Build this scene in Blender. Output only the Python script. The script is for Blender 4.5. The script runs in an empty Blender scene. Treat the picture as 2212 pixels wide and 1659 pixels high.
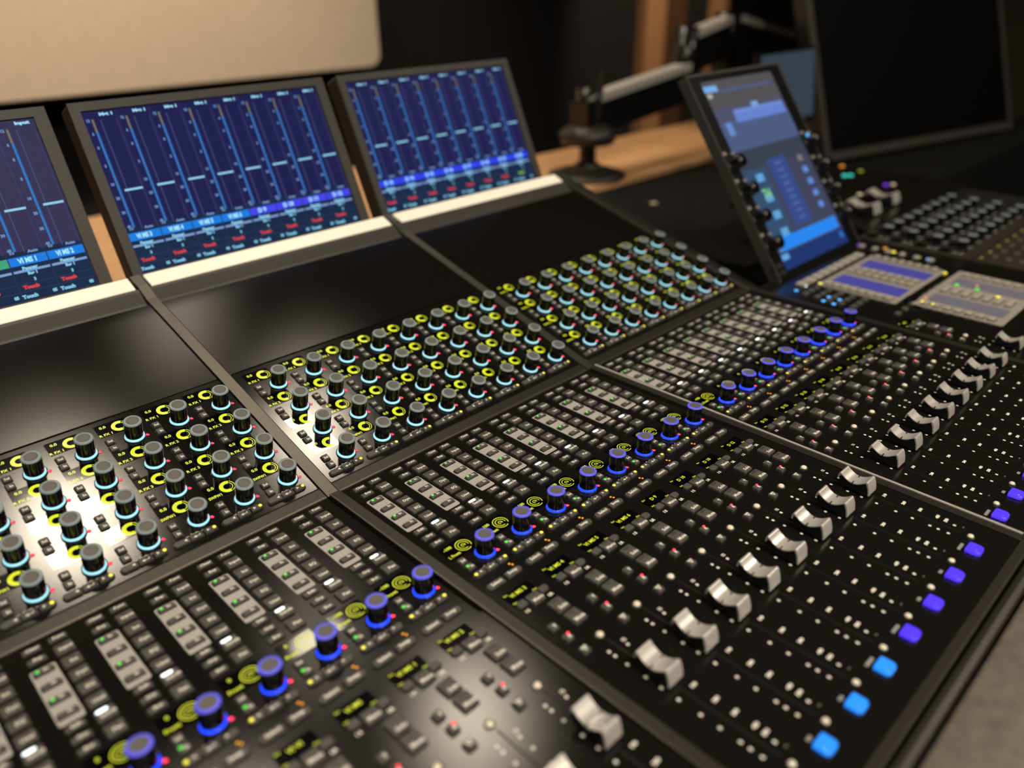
import bpy, math, random
from mathutils import Vector, Matrix
random.seed(7)
C = bpy.context.scene.collection
S = 0.001                       # all sizes below are written in millimetres
PI = math.pi

# ---------------------------------------------------------------- camera
cam_d = bpy.data.cameras.new('camera')
cam = bpy.data.objects.new('camera', cam_d); C.objects.link(cam)
Rv = Vector((0.71285893, -0.70118576, -0.01306402)); Uv = Vector((0.32997798, 0.31891771, 0.88848524)); Fv = Vector((0.61882686, 0.63767548, -0.4587192))
M3 = Matrix((Rv, Uv, -Fv)).transposed()
cam.matrix_world = Matrix.Translation(Vector((23.47, -239.97, 311.33))*S) @ M3.to_4x4()
cam_d.sensor_width = 36.0
cam_d.lens = 1703.5/2212*36.0
cam_d.clip_start = 0.01; cam_d.clip_end = 50
cam_d.dof.use_dof = True
cam_d.dof.focus_distance = 0.565
cam_d.dof.aperture_fstop = 3.4
bpy.context.scene.camera = cam

# ---------------------------------------------------------------- world and exposure
sc = bpy.context.scene
w = bpy.data.worlds.new('room_air'); sc.world = w; w.use_nodes = True
w.node_tree.nodes['Background'].inputs[0].default_value = (1.0, 0.86, 0.70, 1)
w.node_tree.nodes['Background'].inputs[1].default_value = 0.02
sc.view_settings.view_transform = 'Standard'; sc.view_settings.look = 'None'
sc.view_settings.gamma = 1; sc.view_settings.use_curve_mapping = False
sc.view_settings.exposure = 0.0

# ---------------------------------------------------------------- materials
MATS = {}
def mat(name, col=(0.5,0.5,0.5), rough=0.5, metal=0.0, emit=None, estr=0.0, spec=0.5, noise=None, bump=None, coat=0.0, sample=True, fn=None):
    if name in MATS: return MATS[name]
    m = bpy.data.materials.new(name); m.use_nodes = True; MATS[name] = m
    nt = m.node_tree; b = nt.nodes['Principled BSDF']
    b.inputs['Base Color'].default_value = (*col, 1)
    b.inputs['Roughness'].default_value = rough
    b.inputs['Metallic'].default_value = metal
    b.inputs['Specular IOR Level'].default_value = spec
    b.inputs['Coat Weight'].default_value = coat
    if emit:
        b.inputs['Emission Color'].default_value = (*emit, 1); b.inputs['Emission Strength'].default_value = estr
    tc = None
    if noise or bump:
        tc = nt.nodes.new('ShaderNodeTexCoord')
    if noise:
        sc_, amt = noise
        n = nt.nodes.new('ShaderNodeTexNoise'); n.inputs['Scale'].default_value = sc_; n.inputs['Detail'].default_value = 4
        nt.links.new(tc.outputs['Object'], n.inputs['Vector'])
        mr = nt.nodes.new('ShaderNodeMapRange'); mr.inputs[1].default_value = 0.3; mr.inputs[2].default_value = 0.7
        mr.inputs[3].default_value = 1-amt; mr.inputs[4].default_value = 1+amt
        nt.links.new(n.outputs['Fac'], mr.inputs[0])
        mx = nt.nodes.new('ShaderNodeVectorMath'); mx.operation = 'SCALE'; mx.inputs[0].default_value = col
        nt.links.new(mr.outputs[0], mx.inputs['Scale']); nt.links.new(mx.outputs[0], b.inputs['Base Color'])
    if bump:
        sc_, st, dist = bump
        n2 = nt.nodes.new('ShaderNodeTexNoise'); n2.inputs['Scale'].default_value = sc_; n2.inputs['Detail'].default_value = 3
        nt.links.new(tc.outputs['Object'], n2.inputs['Vector'])
        bp = nt.nodes.new('ShaderNodeBump'); bp.inputs['Strength'].default_value = st; bp.inputs['Distance'].default_value = dist
        nt.links.new(n2.outputs['Fac'], bp.inputs['Height']); nt.links.new(bp.outputs[0], b.inputs['Normal'])
    if not sample: m.cycles.emission_sampling = 'NONE'
    if fn: fn(m, nt, b)
    return m

def satin(name, col, rough, ns=900, amt=0.35, ior=1.5):
    # dark satin lacquer: diffuse base under a Beckmann gloss
    def fn(m, nt, b):
        out=[n for n in nt.nodes if n.type=='OUTPUT_MATERIAL'][0]; nt.nodes.remove(b)
        tc=nt.nodes.new('ShaderNodeTexCoord'); n=nt.nodes.new('ShaderNodeTexNoise'); n.inputs['Scale'].default_value=ns
        nt.links.new(tc.outputs['Object'], n.inputs['Vector'])
        mr=nt.nodes.new('ShaderNodeMapRange'); mr.inputs[1].default_value=0.3; mr.inputs[2].default_value=0.7; mr.inputs[3].default_value=1-amt; mr.inputs[4].default_value=1+amt
        nt.links.new(n.outputs['Fac'], mr.inputs[0])
        mx=nt.nodes.new('ShaderNodeVectorMath'); mx.operation='SCALE'; mx.inputs[0].default_value=col; nt.links.new(mr.outputs[0], mx.inputs['Scale'])
        d=nt.nodes.new('ShaderNodeBsdfDiffuse'); nt.links.new(mx.outputs[0], d.inputs['Color'])
        g=nt.nodes.new('ShaderNodeBsdfAnisotropic'); g.distribution='BECKMANN'; g.inputs['Roughness'].default_value=rough; g.inputs['Color'].default_value=(1,1,1,1)
        fr=nt.nodes.new('ShaderNodeFresnel'); fr.inputs['IOR'].default_value=ior
        ms=nt.nodes.new('ShaderNodeMixShader'); nt.links.new(fr.outputs[0], ms.inputs[0]); nt.links.new(d.outputs[0], ms.inputs[1]); nt.links.new(g.outputs[0], ms.inputs[2])
        nt.links.new(ms.outputs[0], out.inputs['Surface'])
    return mat(name, col, rough, fn=fn)
PANEL  = satin('black_satin_panel', (0.0095,0.0085,0.0072), 0.185)
PANELF = satin('black_matt_panel', (0.0095,0.0085,0.0072), 0.205)
PANELR = satin('glare_brown_panel', (0.045,0.038,0.031), 0.3)  # brown veil of reflected glare put into the panel colour
BLANK  = satin('black_blank_panel', (0.0088,0.008,0.0068), 0.225)
FRAME  = mat('dark_anodised_frame', (0.05,0.046,0.04), 0.42, metal=0.6, noise=(1200,0.15))
RAIL   = mat('satin_rail', (0.13,0.122,0.105), 0.40, metal=0.8, noise=(1500,0.15))
CHASS  = mat('black_chassis', (0.01,0.01,0.009), 0.55)
RUB    = mat('grey_rubber_button', (0.082,0.079,0.072), 0.55, bump=(2500,0.15,0.0001))
RUBD   = mat('dark_button_window', (0.05,0.047,0.043), 0.45)
WELL   = mat('button_well', (0.003,0.003,0.003), 0.5)
WTXT   = mat('white_print', (0.93,0.90,0.82), 0.5)
GTXT   = mat('grey_print', (0.30,0.29,0.27), 0.5)
PLATE  = mat('light_grey_plate', (0.46,0.45,0.42), 0.45, noise=(600,0.08))
PLATEK = mat('cream_keypad_plate', (0.34,0.32,0.28), 0.5, noise=(600,0.08))
GLASS  = mat('small_display_glass', (0.002,0.002,0.003), 0.075, spec=0.9)
YEL    = mat('yellow_readout', (0.05,0.05,0.0), 0.3, emit=(0.80,0.86,0.03), estr=1.0, sample=False)
YELDIM = mat('dim_yellow_readout', (0.05,0.05,0.0), 0.3, emit=(0.45,0.48,0.05), estr=0.7, sample=False)
YLED   = mat('yellow_light', (0.5,0.5,0.05), 0.3, emit=(0.95,0.80,0.06), estr=1.1, sample=False)
GLED   = mat('green_light', (0.05,0.4,0.05), 0.3, emit=(0.07,0.75,0.04), estr=1.0, sample=False)
RLED   = mat('red_light', (0.5,0.02,0.03), 0.3, emit=(1.0,0.035,0.08), estr=2.4)
AGLOW   = mat('amber_light_or_glint', (0.5,0.2,0.0), 0.3, emit=(0.9,0.35,0.03), estr=0.8, sample=False)
WLED   = mat('white_light', (0.9,0.9,0.9), 0.3, emit=(0.92,0.97,1.0), estr=1.8, sample=False)
KNOB   = mat('black_knob_side', (0.004,0.004,0.004), 0.22)
KTOP   = mat('grey_knob_top', (0.13,0.125,0.115), 0.55)
KRIM   = mat('pale_knob_rim', (0.22,0.25,0.25), 0.4, emit=(0.35,0.6,0.65), estr=0.12, sample=False)
KRIMB  = mat('blue_knob_rim', (0.08,0.08,0.25), 0.4, emit=(0.06,0.06,0.62), estr=1.0)
CYAN   = mat('cyan_light_ring', (0.2,0.4,0.45), 0.3, emit=(0.34,0.78,0.92), estr=0.95)
BLUE   = mat('blue_light_ring', (0.0,0.02,0.3), 0.3, emit=(0.01,0.05,1.0), estr=1.7)
COLLAR = mat('knob_collar', (0.02,0.02,0.02), 0.18)
SILVER = mat('satin_silver_cap', (0.74,0.72,0.68), 0.30, metal=0.5, bump=(1500,0.05,0.0001))
CAPBLK = mat('cap_underside', (0.006,0.006,0.006), 0.4)
NOTCH  = mat('cap_notch', (0.01,0.01,0.01), 0.5)
SELC   = mat('cyan_lit_button', (0.02,0.12,0.3), 0.35, emit=(0.01,0.235,0.95), estr=1.1, coat=0.2)
SELV   = mat('violet_lit_button', (0.04,0.02,0.3), 0.35, emit=(0.065,0.03,0.85), estr=1.15, coat=0.2)
CLEARL = mat('clear_lens', (0.85,0.80,0.62), 0.3, emit=(0.9,0.8,0.55), estr=0.12, sample=False)
LENSRIM= mat('lens_socket', (0.06,0.055,0.045), 0.2)
BEZEL  = mat('grey_black_bezel', (0.045,0.042,0.036), 0.5)
BAR    = mat('cream_light_diffuser', (0.5,0.47,0.38), 0.4, emit=(1.0,0.90,0.66), estr=0.60)
WOOD   = None
def wood(name, c1, c2, rough=0.5, axis=0):
    def fn(m, nt, b):
        tc = nt.nodes.new('ShaderNodeTexCoord'); mp = nt.nodes.new('ShaderNodeMapping')
        sc3 = [14,14,14]; sc3[axis] = 0.8; mp.inputs['Scale'].default_value = sc3
        n = nt.nodes.new('ShaderNodeTexNoise'); n.inputs['Scale'].default_value = 3; n.inputs['Detail'].default_value = 6
        cr = nt.nodes.new('ShaderNodeValToRGB'); cr.color_ramp.elements[0].color = (*c1,1); cr.color_ramp.elements[1].color = (*c2,1)
        cr.color_ramp.elements[0].position = 0.35; cr.color_ramp.elements[1].position = 0.65
        nt.links.new(tc.outputs['Object'], mp.inputs[0]); nt.links.new(mp.outputs[0], n.inputs['Vector'])
        nt.links.new(n.outputs['Fac'], cr.inputs[0]); nt.links.new(cr.outputs[0], b.inputs['Base Color'])
    return mat(name, c1, rough, fn=fn)
DESKW = wood('light_orange_wood', (0.60,0.33,0.15), (0.72,0.42,0.21), 0.45)
POSTW = wood('brown_wood', (0.42,0.20,0.09), (0.52,0.27,0.13), 0.5, 2)
LEATH = mat('grey_leatherette', (0.15,0.135,0.112), 0.6, noise=(120,0.18), bump=(900,0.5,0.0006))
WALLB = mat('black_wall_cloth', (0.006,0.0045,0.004), 0.9)
WALLN = mat('dark_brown_wall', (0.06,0.045,0.033), 0.8)
CEIL  = mat('dark_ceiling', (0.035,0.03,0.026), 0.9)
FLOOR = mat('dark_carpet', (0.03,0.028,0.026), 0.95)
BEIGE = mat('beige_fabric_panel', (0.62,0.51,0.40), 0.9, noise=(40,0.04))
LAMP  = mat('lamp_lens', (1,1,1), 0.5, emit=(1.0,0.86,0.66), estr=55.0)
LAMPD = mat('dim_lamp_lens', (1,1,1), 0.5, emit=(1.0,0.86,0.66), estr=12.0)
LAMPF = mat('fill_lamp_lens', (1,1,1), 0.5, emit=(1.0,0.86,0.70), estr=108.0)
LHOUS = mat('lamp_housing', (0.05,0.05,0.05), 0.5)
GLOSSB= mat('gloss_black_plastic', (0.006,0.006,0.006), 0.25)
MATTB = mat('matt_black_case', (0.006,0.006,0.006), 0.8, spec=0.15)
SCRB  = mat('dark_screen_glass', (0.001,0.001,0.001), 0.6, spec=0.1)
ARMS  = mat('silver_arm_edge', (0.62,0.60,0.55), 0.4, metal=0.4)
LCDV  = mat('violet_lcd', (0.02,0.02,0.1), 0.3, emit=(0.055,0.05,0.24), estr=1.0)
LCDG  = mat('grey_lcd', (0.1,0.1,0.12), 0.3, emit=(0.10,0.09,0.11), estr=0.8)
BLED  = mat('sky_blue_light', (0.1,0.3,0.6), 0.3, emit=(0.06,0.40,0.95), estr=1.3, sample=False)
TEAL  = mat('teal_light', (0,0.4,0.4), 0.3, emit=(0.05,0.65,0.55), estr=1.2, sample=False)
VIOL  = mat('purple_light', (0.1,0,0.4), 0.3, emit=(0.12,0.04,0.6), estr=1.2, sample=False)
KEYC  = mat('cream_key', (0.42,0.40,0.34), 0.5)
def vcol_fn(m, nt, b):
    a = nt.nodes.new('ShaderNodeAttribute'); a.attribute_name = 'Col'; b.inputs['IOR'].default_value = 1.2
    nt.links.new(a.outputs['Color'], b.inputs['Emission Color']); b.inputs['Emission Strength'].default_value = 1.0
    b.inputs['Base Color'].default_value = (0.004,0.004,0.006,1)
SCREEN = mat('lit_screen', (0,0,0), 0.35, spec=0.25, fn=vcol_fn)
MATS['lit_screen'].node_tree.nodes['Principled BSDF'].inputs['Specular IOR Level'].default_value = 0.1

# ---------------------------------------------------------------- text cache
_txt = {}
def text2d(s, bold=0.0):
    k = (s, bold)
    if k in _txt: return _txt[k]
    cu = bpy.data.curves.new('t', 'FONT'); cu.body = s; cu.size = 1; cu.resolution_u = 2; cu.offset = bold
    ob = bpy.data.objects.new('t', cu)
    me = bpy.data.meshes.new_from_object(ob)
    vs = [(v.co.x, v.co.y) for v in me.vertices]; fs = [tuple(p.vertices) for p in me.polygons]
    bpy.data.objects.remove(ob); bpy.data.meshes.remove(me); bpy.data.curves.remove(cu)
    if vs:
        x0=min(a for a,b in vs); x1=max(a for a,b in vs); y0=min(b for a,b in vs); y1=max(b for a,b in vs)
        vs=[(a-(x0+x1)/2, b-(y0+y1)/2) for a,b in vs]; wdt=x1-x0; hgt=y1-y0
    else: wdt=hgt=1
    _txt[k] = (vs, fs, wdt, hgt); return _txt[k]

# ---------------------------------------------------------------- mesh builder
class MB:
    def __init__(s): s.v=[]; s.f=[]; s.m=[]; s.c=[]; s.mats=[]; s.sm=[]
    def mi(s, m):
        if m not in s.mats: s.mats.append(m)
        return s.mats.index(m)
    def add(s, vs, fs, m, smooth=False, col=None):
        o=len(s.v); k=s.mi(m); s.v += [tuple(p) for p in vs]
        for f in fs: s.f.append(tuple(o+i for i in f)); s.m.append(k); s.sm.append(smooth); s.c.append(col)
        return s
    def box(s, x0,x1,y0,y1,z0,z1, m):
        vs=[(x,y,z) for z in (z0,z1) for y in (y0,y1) for x in (x0,x1)]
        return s.add(vs, [(0,2,3,1),(4,5,7,6),(0,1,5,4),(2,6,7,3),(0,4,6,2),(1,3,7,5)], m)
    def rpoly(s, cx,cy,w,d,r,n=3):
        if not isinstance(r,(tuple,list)): r=(r,)*4
        P=[]; cs=[(cx+w/2,cy+d/2,0,r[0]),(cx-w/2,cy+d/2,90,r[1]),(cx-w/2,cy-d/2,180,r[2]),(cx+w/2,cy-d/2,270,r[3])]
        sg=[(1,1),(-1,1),(-1,-1),(1,-1)]
        for (x,y,a,rr),(sx,sy) in zip(cs,sg):
            rr=max(rr,0.01)
            for i in range(n+1):
                t=math.radians(a+90*i/n); P.append((x-sx*rr+rr*math.cos(t), y-sy*rr+rr*math.sin(t)))
        return P
    def prism(s, P, z0, z1, m, bev=0.0, top=None, smooth=False):
        n=len(P); cx=sum(p[0] for p in P)/n; cy=sum(p[1] for p in P)/n
        rings=[[(x,y,z0) for x,y in P]]
        if bev>0:
            wx=max(abs(x-cx) for x,y in P); wy=max(abs(y-cy) for x,y in P)
            rings.append([(x,y,z1-bev) for x,y in P])
            rings.append([(cx+(x-cx)*(1-bev/wx), cy+(y-cy)*(1-bev/wy), z1) for x,y in P])
        else: rings.append([(x,y,z1) for x,y in P])
        vs=[p for r in rings for p in r]; fs=[]
        for k in range(len(rings)-1):
            for i in range(n): j=(i+1)%n; fs.append((k*n+i,k*n+j,(k+1)*n+j,(k+1)*n+i))
        s.add(vs, fs, m, smooth)
        s.add(rings[-1], [tuple(range(n))], top or m)
        s.add(rings[0], [tuple(reversed(range(n)))], m)
        return s
    def rbox(s, cx,cy,w,d,z0,z1,r,m,bev=0.0,top=None,n=3): return s.prism(s.rpoly(cx,cy,w,d,r,n), z0,z1,m,bev,top)
    def lathe(s, cx,cy, prof, m, n=28, smooth=True):
        vs=[];fs=[]
        for r,z in prof:
            for i in range(n):
                t=2*PI*i/n; vs.append((cx+r*math.cos(t), cy+r*math.sin(t), z))
        for k in range(len(prof)-1):
            for i in range(n): j=(i+1)%n; fs.append((k*n+i,k*n+j,(k+1)*n+j,(k+1)*n+i))
        s.add(vs, fs, m, smooth); return s
    def disc(s, cx,cy,r,z,m,n=20): return s.add([(cx+r*math.cos(2*PI*i/n), cy+r*math.sin(2*PI*i/n), z) for i in range(n)], [tuple(range(n))], m)
    def quad(s, x0,x1,y0,y1,z,m,col=None): return s.add([(x0,y0,z),(x1,y0,z),(x1,y1,z),(x0,y1,z)], [(0,1,2,3)], m, col=col)
    def arc(s, cx,cy,r0,r1,a0,a1,z,m,n=24,h=0.12):
        vs=[];fs=[]
        for i in range(n+1):
            t=math.radians(a0+(a1-a0)*i/n)
            for r in (r0,r1): vs.append((cx+r*math.cos(t), cy+r*math.sin(t), z))
        for i in range(n): fs.append((2*i,2*i+1,2*i+3,2*i+2))
        return s.add(vs,fs,m)
    def text(s, t, cx,cy,h,z,m,maxw=None,bold=0.02,col=None,align='c',squash=1.0):
        vs,fs,w,hh = text2d(t,bold)
        k=h/0.70; kx=k*squash
        if maxw and w*kx>maxw: kx=maxw/w
        ox = cx + (w*kx/2 if align=='l' else 0)
        return s.add([(ox+a*kx, cy+b*k, z) for a,b in vs], fs, m, col=col)
    def extrude_x(s, prof, x0, x1, m, smooth=False, caps=True):
        n=len(prof); vs=[(x0,y,z) for y,z in prof]+[(x1,y,z) for y,z in prof]
        s.add(vs, [(i,(i+1)%n,n+(i+1)%n,n+i) for i in range(n)], m, smooth)
        if caps:
            s.add(vs[:n], [tuple(reversed(range(n)))], m); s.add(vs[n:], [tuple(range(n))], m)
        return s
    def bar(s, p, q, w, h, m, up=(0,0,1)):
        p=Vector(p); q=Vector(q); d=(q-p).normalized(); up=Vector(up); a=d.cross(up).normalized(); u=a.cross(d)
        vs=[]
        for o in (p,q):
            for sa,su in ((-1,-1),(1,-1),(1,1),(-1,1)): vs.append(o+a*sa*w/2+u*su*h/2)
        return s.add(vs, [(3,2,1,0),(4,5,6,7),(0,1,5,4),(1,2,6,5),(2,3,7,6),(3,0,4,7)], m)
    def mesh(s, name):
        me=bpy.data.meshes.new(name)
        me.from_pydata([(x*S,y*S,z*S) for x,y,z in s.v], [], s.f)
        for m in s.mats: me.materials.append(m)
        me.polygons.foreach_set('material_index', s.m); me.polygons.foreach_set('use_smooth', s.sm)
        if any(c is not None for c in s.c):
            at=me.color_attributes.new('Col','FLOAT_COLOR','CORNER'); i=0
            for f,c in zip(s.f,s.c):
                for _ in f: at.data[i].color=(*(c or (0,0,0)),1); i+=1
        me.update(); return me

def link(name, me, parent=None, loc=(0,0,0), rot=(0,0,0)):
    o=bpy.data.objects.new(name, me); C.objects.link(o)
    if parent: o.parent=parent
    o.location=Vector(loc)*S; o.rotation_euler=rot
    return o
_cache={}
def part(key, name, fn, parent, loc=(0,0,0), rot=(0,0,0)):     # one mesh per kind, shared by all its repeats
    if key not in _cache: _cache[key]=fn().mesh(name)
    return link(name, _cache[key], parent, loc, rot)
def thing(name, label, cat, loc=(0,0,0), rot=(0,0,0), group=None):
    o=bpy.data.objects.new(name, None); C.objects.link(o); o.empty_display_size=0.05
    o.location=Vector(loc)*S; o.rotation_euler=rot; o['label']=label; o['category']=cat
    if group: o['group']=group
    return o
def tag(o, label, cat, group=None):
    o['label']=label; o['category']=cat
    if group: o['group']=group
    return o
def struct(name, mb, loc=(0,0,0), rot=(0,0,0)):
    o=link(name, mb.mesh(name), None, loc, rot); o['kind']='structure'; return o
def lab(o, l): o['label']=l; return o

PX=272.0                # width of one console column
AK=0.268                # tilt of the upper row of units
F0=(0,0); P0=(76.9,-2.3); K0=(286.8,30.0)
XL,XR=-21.2,240.6       # faceplate edges within a column

# ---------------------------------------------------------------- room
RX0,RX1,RY0,RY1,ZF,ZC=-3200,5200,-3000,2450,-760,1700
def slab(x0,x1,y0,y1,z0,z1,m): return MB().box(x0,x1,y0,y1,z0,z1,m)
struct('floor', slab(RX0,RX1,RY0,RY1,ZF-50,ZF,FLOOR))
struct('ceiling', slab(RX0,RX1,RY0,RY1,ZC,ZC+50,CEIL))
struct('wall_back', slab(RX0,RX1,RY1,RY1+60,ZF,ZC,WALLB))
struct('wall_left', slab(RX0-60,RX0,RY0,RY1,ZF,ZC,WALLN))
struct('wall_right', slab(RX1,RX1+60,RY0,RY1,ZF,ZC,WALLN))
struct('wall_front', slab(RX0,RX1,RY0-60,RY0,ZF,ZC,WALLN))
# vertical timber posts on the far wall
for nm,x0,x1,d in (('trim_1',3555,3715,60),('trim_2',4200,4300,60)):
    struct(nm, slab(x0,x1,RY1-d,RY1-1,ZF,ZC,POSTW))
struct('trim_3', slab(3742,3960,RY1-20,RY1-1,ZF,ZC, mat('shaded_post_wood',(0.10,0.045,0.02),0.6)))  # side face of the post, its shade put into the darker colour
# beige panel
b=MB(); P=b.rpoly(0,0,2960,1700,40,5); b.prism(P,0,60,BEIGE,4)
o=link('acoustic_panel', b.mesh('acoustic_panel'), None, (1805-1480, 2300, 34+850), (PI/2,0,0))
tag(o,'large beige fabric panel on the far wall behind the meter displays','wall panel')

# ceiling lamps over the console, then added fill lamps
def lamp(x,y,r,m,label):
    t=thing('ceiling_or_fill_lamp',label,'ceiling lamp',(x,y,ZC-1),group='round recessed ceiling lamps')
    link('housing', MB().lathe(0,0,[(r,0),(r+14,0),(r+14,-22),(r,-22),(r,0)],LHOUS).mesh('housing'), t)
    link('lens', MB().disc(0,0,r,-12,m,32).lathe(0,0,[(r,-12),(r,-8),(0.1,-8)],LHOUS,32).mesh('lens'), t)
LG='round recessed lamp glowing warm in the dark ceiling above the '
for x,y,r,m,wh in ((366,1080,125,LAMP,'left knob unit'),(1075,1040,100,LAMP,'middle knob unit'),(930,1650,95,LAMPD,'meter displays')): lamp(x,y,r,m,LG+wh)
for x,y,wh in ((-1500,-700,'left rear, added as fill'),(-300,-1300,'operator seat, added as fill'),(900,-1500,'middle rear, added as fill'),(2300,-1000,'right rear, added as fill'),(300,-900,'armrest')): lamp(x,y,120,LAMPF,LG+wh)  # unseen lamps added behind the camera to raise the general light
# unseen spots added to brighten the beige panel, the desk and the posts
def fill_washer(x,y,z,tx,ty,tz,power,size,label):
    t=thing('added_spotlight',label,'added_spotlight',(x,y,z))
    d=(Vector((tx,ty,tz))-Vector((x,y,z))).normalized(); q=d.to_track_quat('-Z','Y').to_euler()
    h=link('housing', MB().lathe(0,0,[(0.1,60),(38,60),(38,-30),(34,-30),(34,55)],LHOUS,24).mesh('housing'), t, (0,0,0), q)
    link('bracket', MB().box(-8,8,-8,8,40,ZC-z-1,LHOUS).mesh('bracket'), t)
    l=bpy.data.lights.new('spot','SPOT'); l.energy=power; l.spot_size=math.radians(size); l.spot_blend=0.6; l.color=(1.0,0.80,0.58); l.shadow_soft_size=0.03
    o=bpy.data.objects.new('added_spot_lamp',l); C.objects.link(o); o.parent=h; o.location=(0,0,-0.02)
fill_washer(100,1300,1560,500,2300,350,86,75,'added black ceiling spot aimed at the left part of the beige panel')
fill_washer(1500,1300,1560,1500,2300,350,45,75,'added black ceiling spot aimed at the right part of the beige panel')
fill_washer(1450,1420,1560,1420,900,-50,30,38,'added black ceiling spot aimed at the desk beside the arm')
fill_washer(600,1420,1560,600,1050,-50,22,38,'added black ceiling spot aimed at the desk behind the displays')
fill_washer(3300,1300,1560,3650,2400,150,95,45,'added black ceiling spot aimed at the timber posts')

# ---------------------------------------------------------------- shared small parts
def button(w,d,h,r=0.6,text=None,th=1.6,tx=0.0,ty=-0.8,window=None,led=None,lit=False,m=None,extra=None,bold=0.03):
    def fn():
        b=MB(); b.rbox(0,0,w+1.0,d+1.0,0.02,0.12,r if not isinstance(r,(tuple,list)) else r,WELL)
        b.rbox(0,0,w,d,0.1,h,r,m or RUB,0.35)
        if window is not None:
            x,y,ww,dd=window
            if lit: b.rbox(x,y,ww,dd,h,h+0.12,dd/2-0.01,WLED)
            else: b.rbox(x,y,ww,dd,h,h+0.04,dd/2-0.01,RUBD)
        if text: b.text(text,tx,ty,th,h+0.06,WTXT,maxw=w*0.86,bold=bold)
        if led: x,y,rr,mm=led; b.lathe(x,y,[(rr,h),(rr*0.8,h+0.35),(0.05,h+0.45)],mm,12)
        if extra: extra(b,h)
        return b
    return fn
def led(r,m,h=0.6):
    return lambda: MB().lathe(0,0,[(r,0),(r,h*0.4),(r*0.7,h*0.85),(0.05,h)],m,14)
def redled():
    b=MB(); b.lathe(0,0,[(1.3,0),(1.3,0.15),(1.0,0.2)],COLLAR,14)
    b.lathe(-0.35,0.1,[(0.95,0.1),(0.9,0.5),(0.05,0.85)],RLED,12); b.lathe(0.45,-0.5,[(0.6,0.1),(0.55,0.4),(0.05,0.7)],RLED,10); return b  # the smaller red dome stands in for the light's reflection
def knob_set(parent, loc, H, lit, rim):
    k=part(('knob',H),'rotary_knob', lambda: MB().lathe(0,0,[(7.2,0),(7.25,0.7),(6.9,1.0),(6.55,0.8)],COLLAR,36)
        .lathe(0,0,[(5.55,0.6),(5.75,2.6),(5.95,H-1.6),(6.0,H-0.9)],KNOB,36), parent, loc)
    part(('ring',lit.name),'light_ring', lambda: MB().lathe(0,0,[(6.6,0.8),(6.5,1.3),(6.2,2.1),(5.7,2.2)],lit,36), k)
    part(('cap',H,rim.name),'knob_cap', lambda: MB().lathe(0,0,[(6.0,H-0.9),(5.85,H-0.3),(5.3,H),(4.25,H+0.02)],rim,36)
        .lathe(0,0,[(4.25,H+0.02),(4.0,H-0.12),(2.5,H-0.16),(0.05,H-0.16)],KTOP,36), k)
    return k
def tri(b,x,y,s,z,m,dirn):
    d={'l':[(-s,0),(s*0.7,s),(s*0.7,-s)],'r':[(s,0),(-s*0.7,-s),(-s*0.7,s)],'d':[(0,-s),(s,s*0.8),(-s,s*0.8)],'u':[(0,s),(-s,-s*0.7),(s,-s*0.7)]}[dirn]
    b.add([(x+p[0],y+p[1],z) for p in d],[(0,1,2)],m)
def enter_icon(b,h):
    b.add([(-2.4,-0.7,h+.06),(-0.6,-1.7,h+.06),(-0.6,0.4,h+.06)],[(0,1,2)],WTXT); b.quad(-0.6,2.2,-0.95,-0.4,h+.06,WTXT); b.quad(1.7,2.2,-0.4,0.7,h+.06,WTXT)
def config_print():
    b=MB(); b.text('Config',0,0.1,1.45,0.03,WTXT,maxw=5.2)
    b.quad(-6,-3.2,-0.1,0.2,0.03,WTXT); b.quad(3.2,6,-0.1,0.2,0.03,WTXT); b.quad(-6,-5.7,-1.2,0.2,0.03,WTXT); b.quad(5.7,6,-1.2,0.2,0.03,WTXT); return b
def readout_k(val,txt):
    def fn():
        b=MB(); z=0.02
        b.arc(0,0,2.55,5.2,55,285,z,YEL,30); b.arc(0,0,3.3,3.75,-75,55,z,YEL,16); b.arc(0,0,4.75,5.2,-70,50,z,YEL,16)
        b.text(val,-10.0,3.6,2.5,z,YEL,bold=0.03); b.text(txt,-10.6,-4.3,2.3,z,YEL,maxw=9.0,bold=0.03); return b
    return fn
def readout_p(val,txt):
    def fn():
        b=MB(); z=0.02
        b.arc(0,0,4.85,5.4,-35,300,z,YEL,36); b.arc(0,0,3.15,3.65,-20,290,z,YEL,28)
        b.arc(0,0,1.15,1.6,-40,250,z,YEL,18); b.quad(-0.2,1.3,-0.25,0.2,z,YEL)
        b.text(val,-9.8,3.9,2.4,z,YEL,bold=0.03); b.text(txt,-10.2,-3.8,2.4,z,YEL,maxw=8.6,bold=0.03); return b
    return fn

POS=('leftmost','middle','right-hand')

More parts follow.
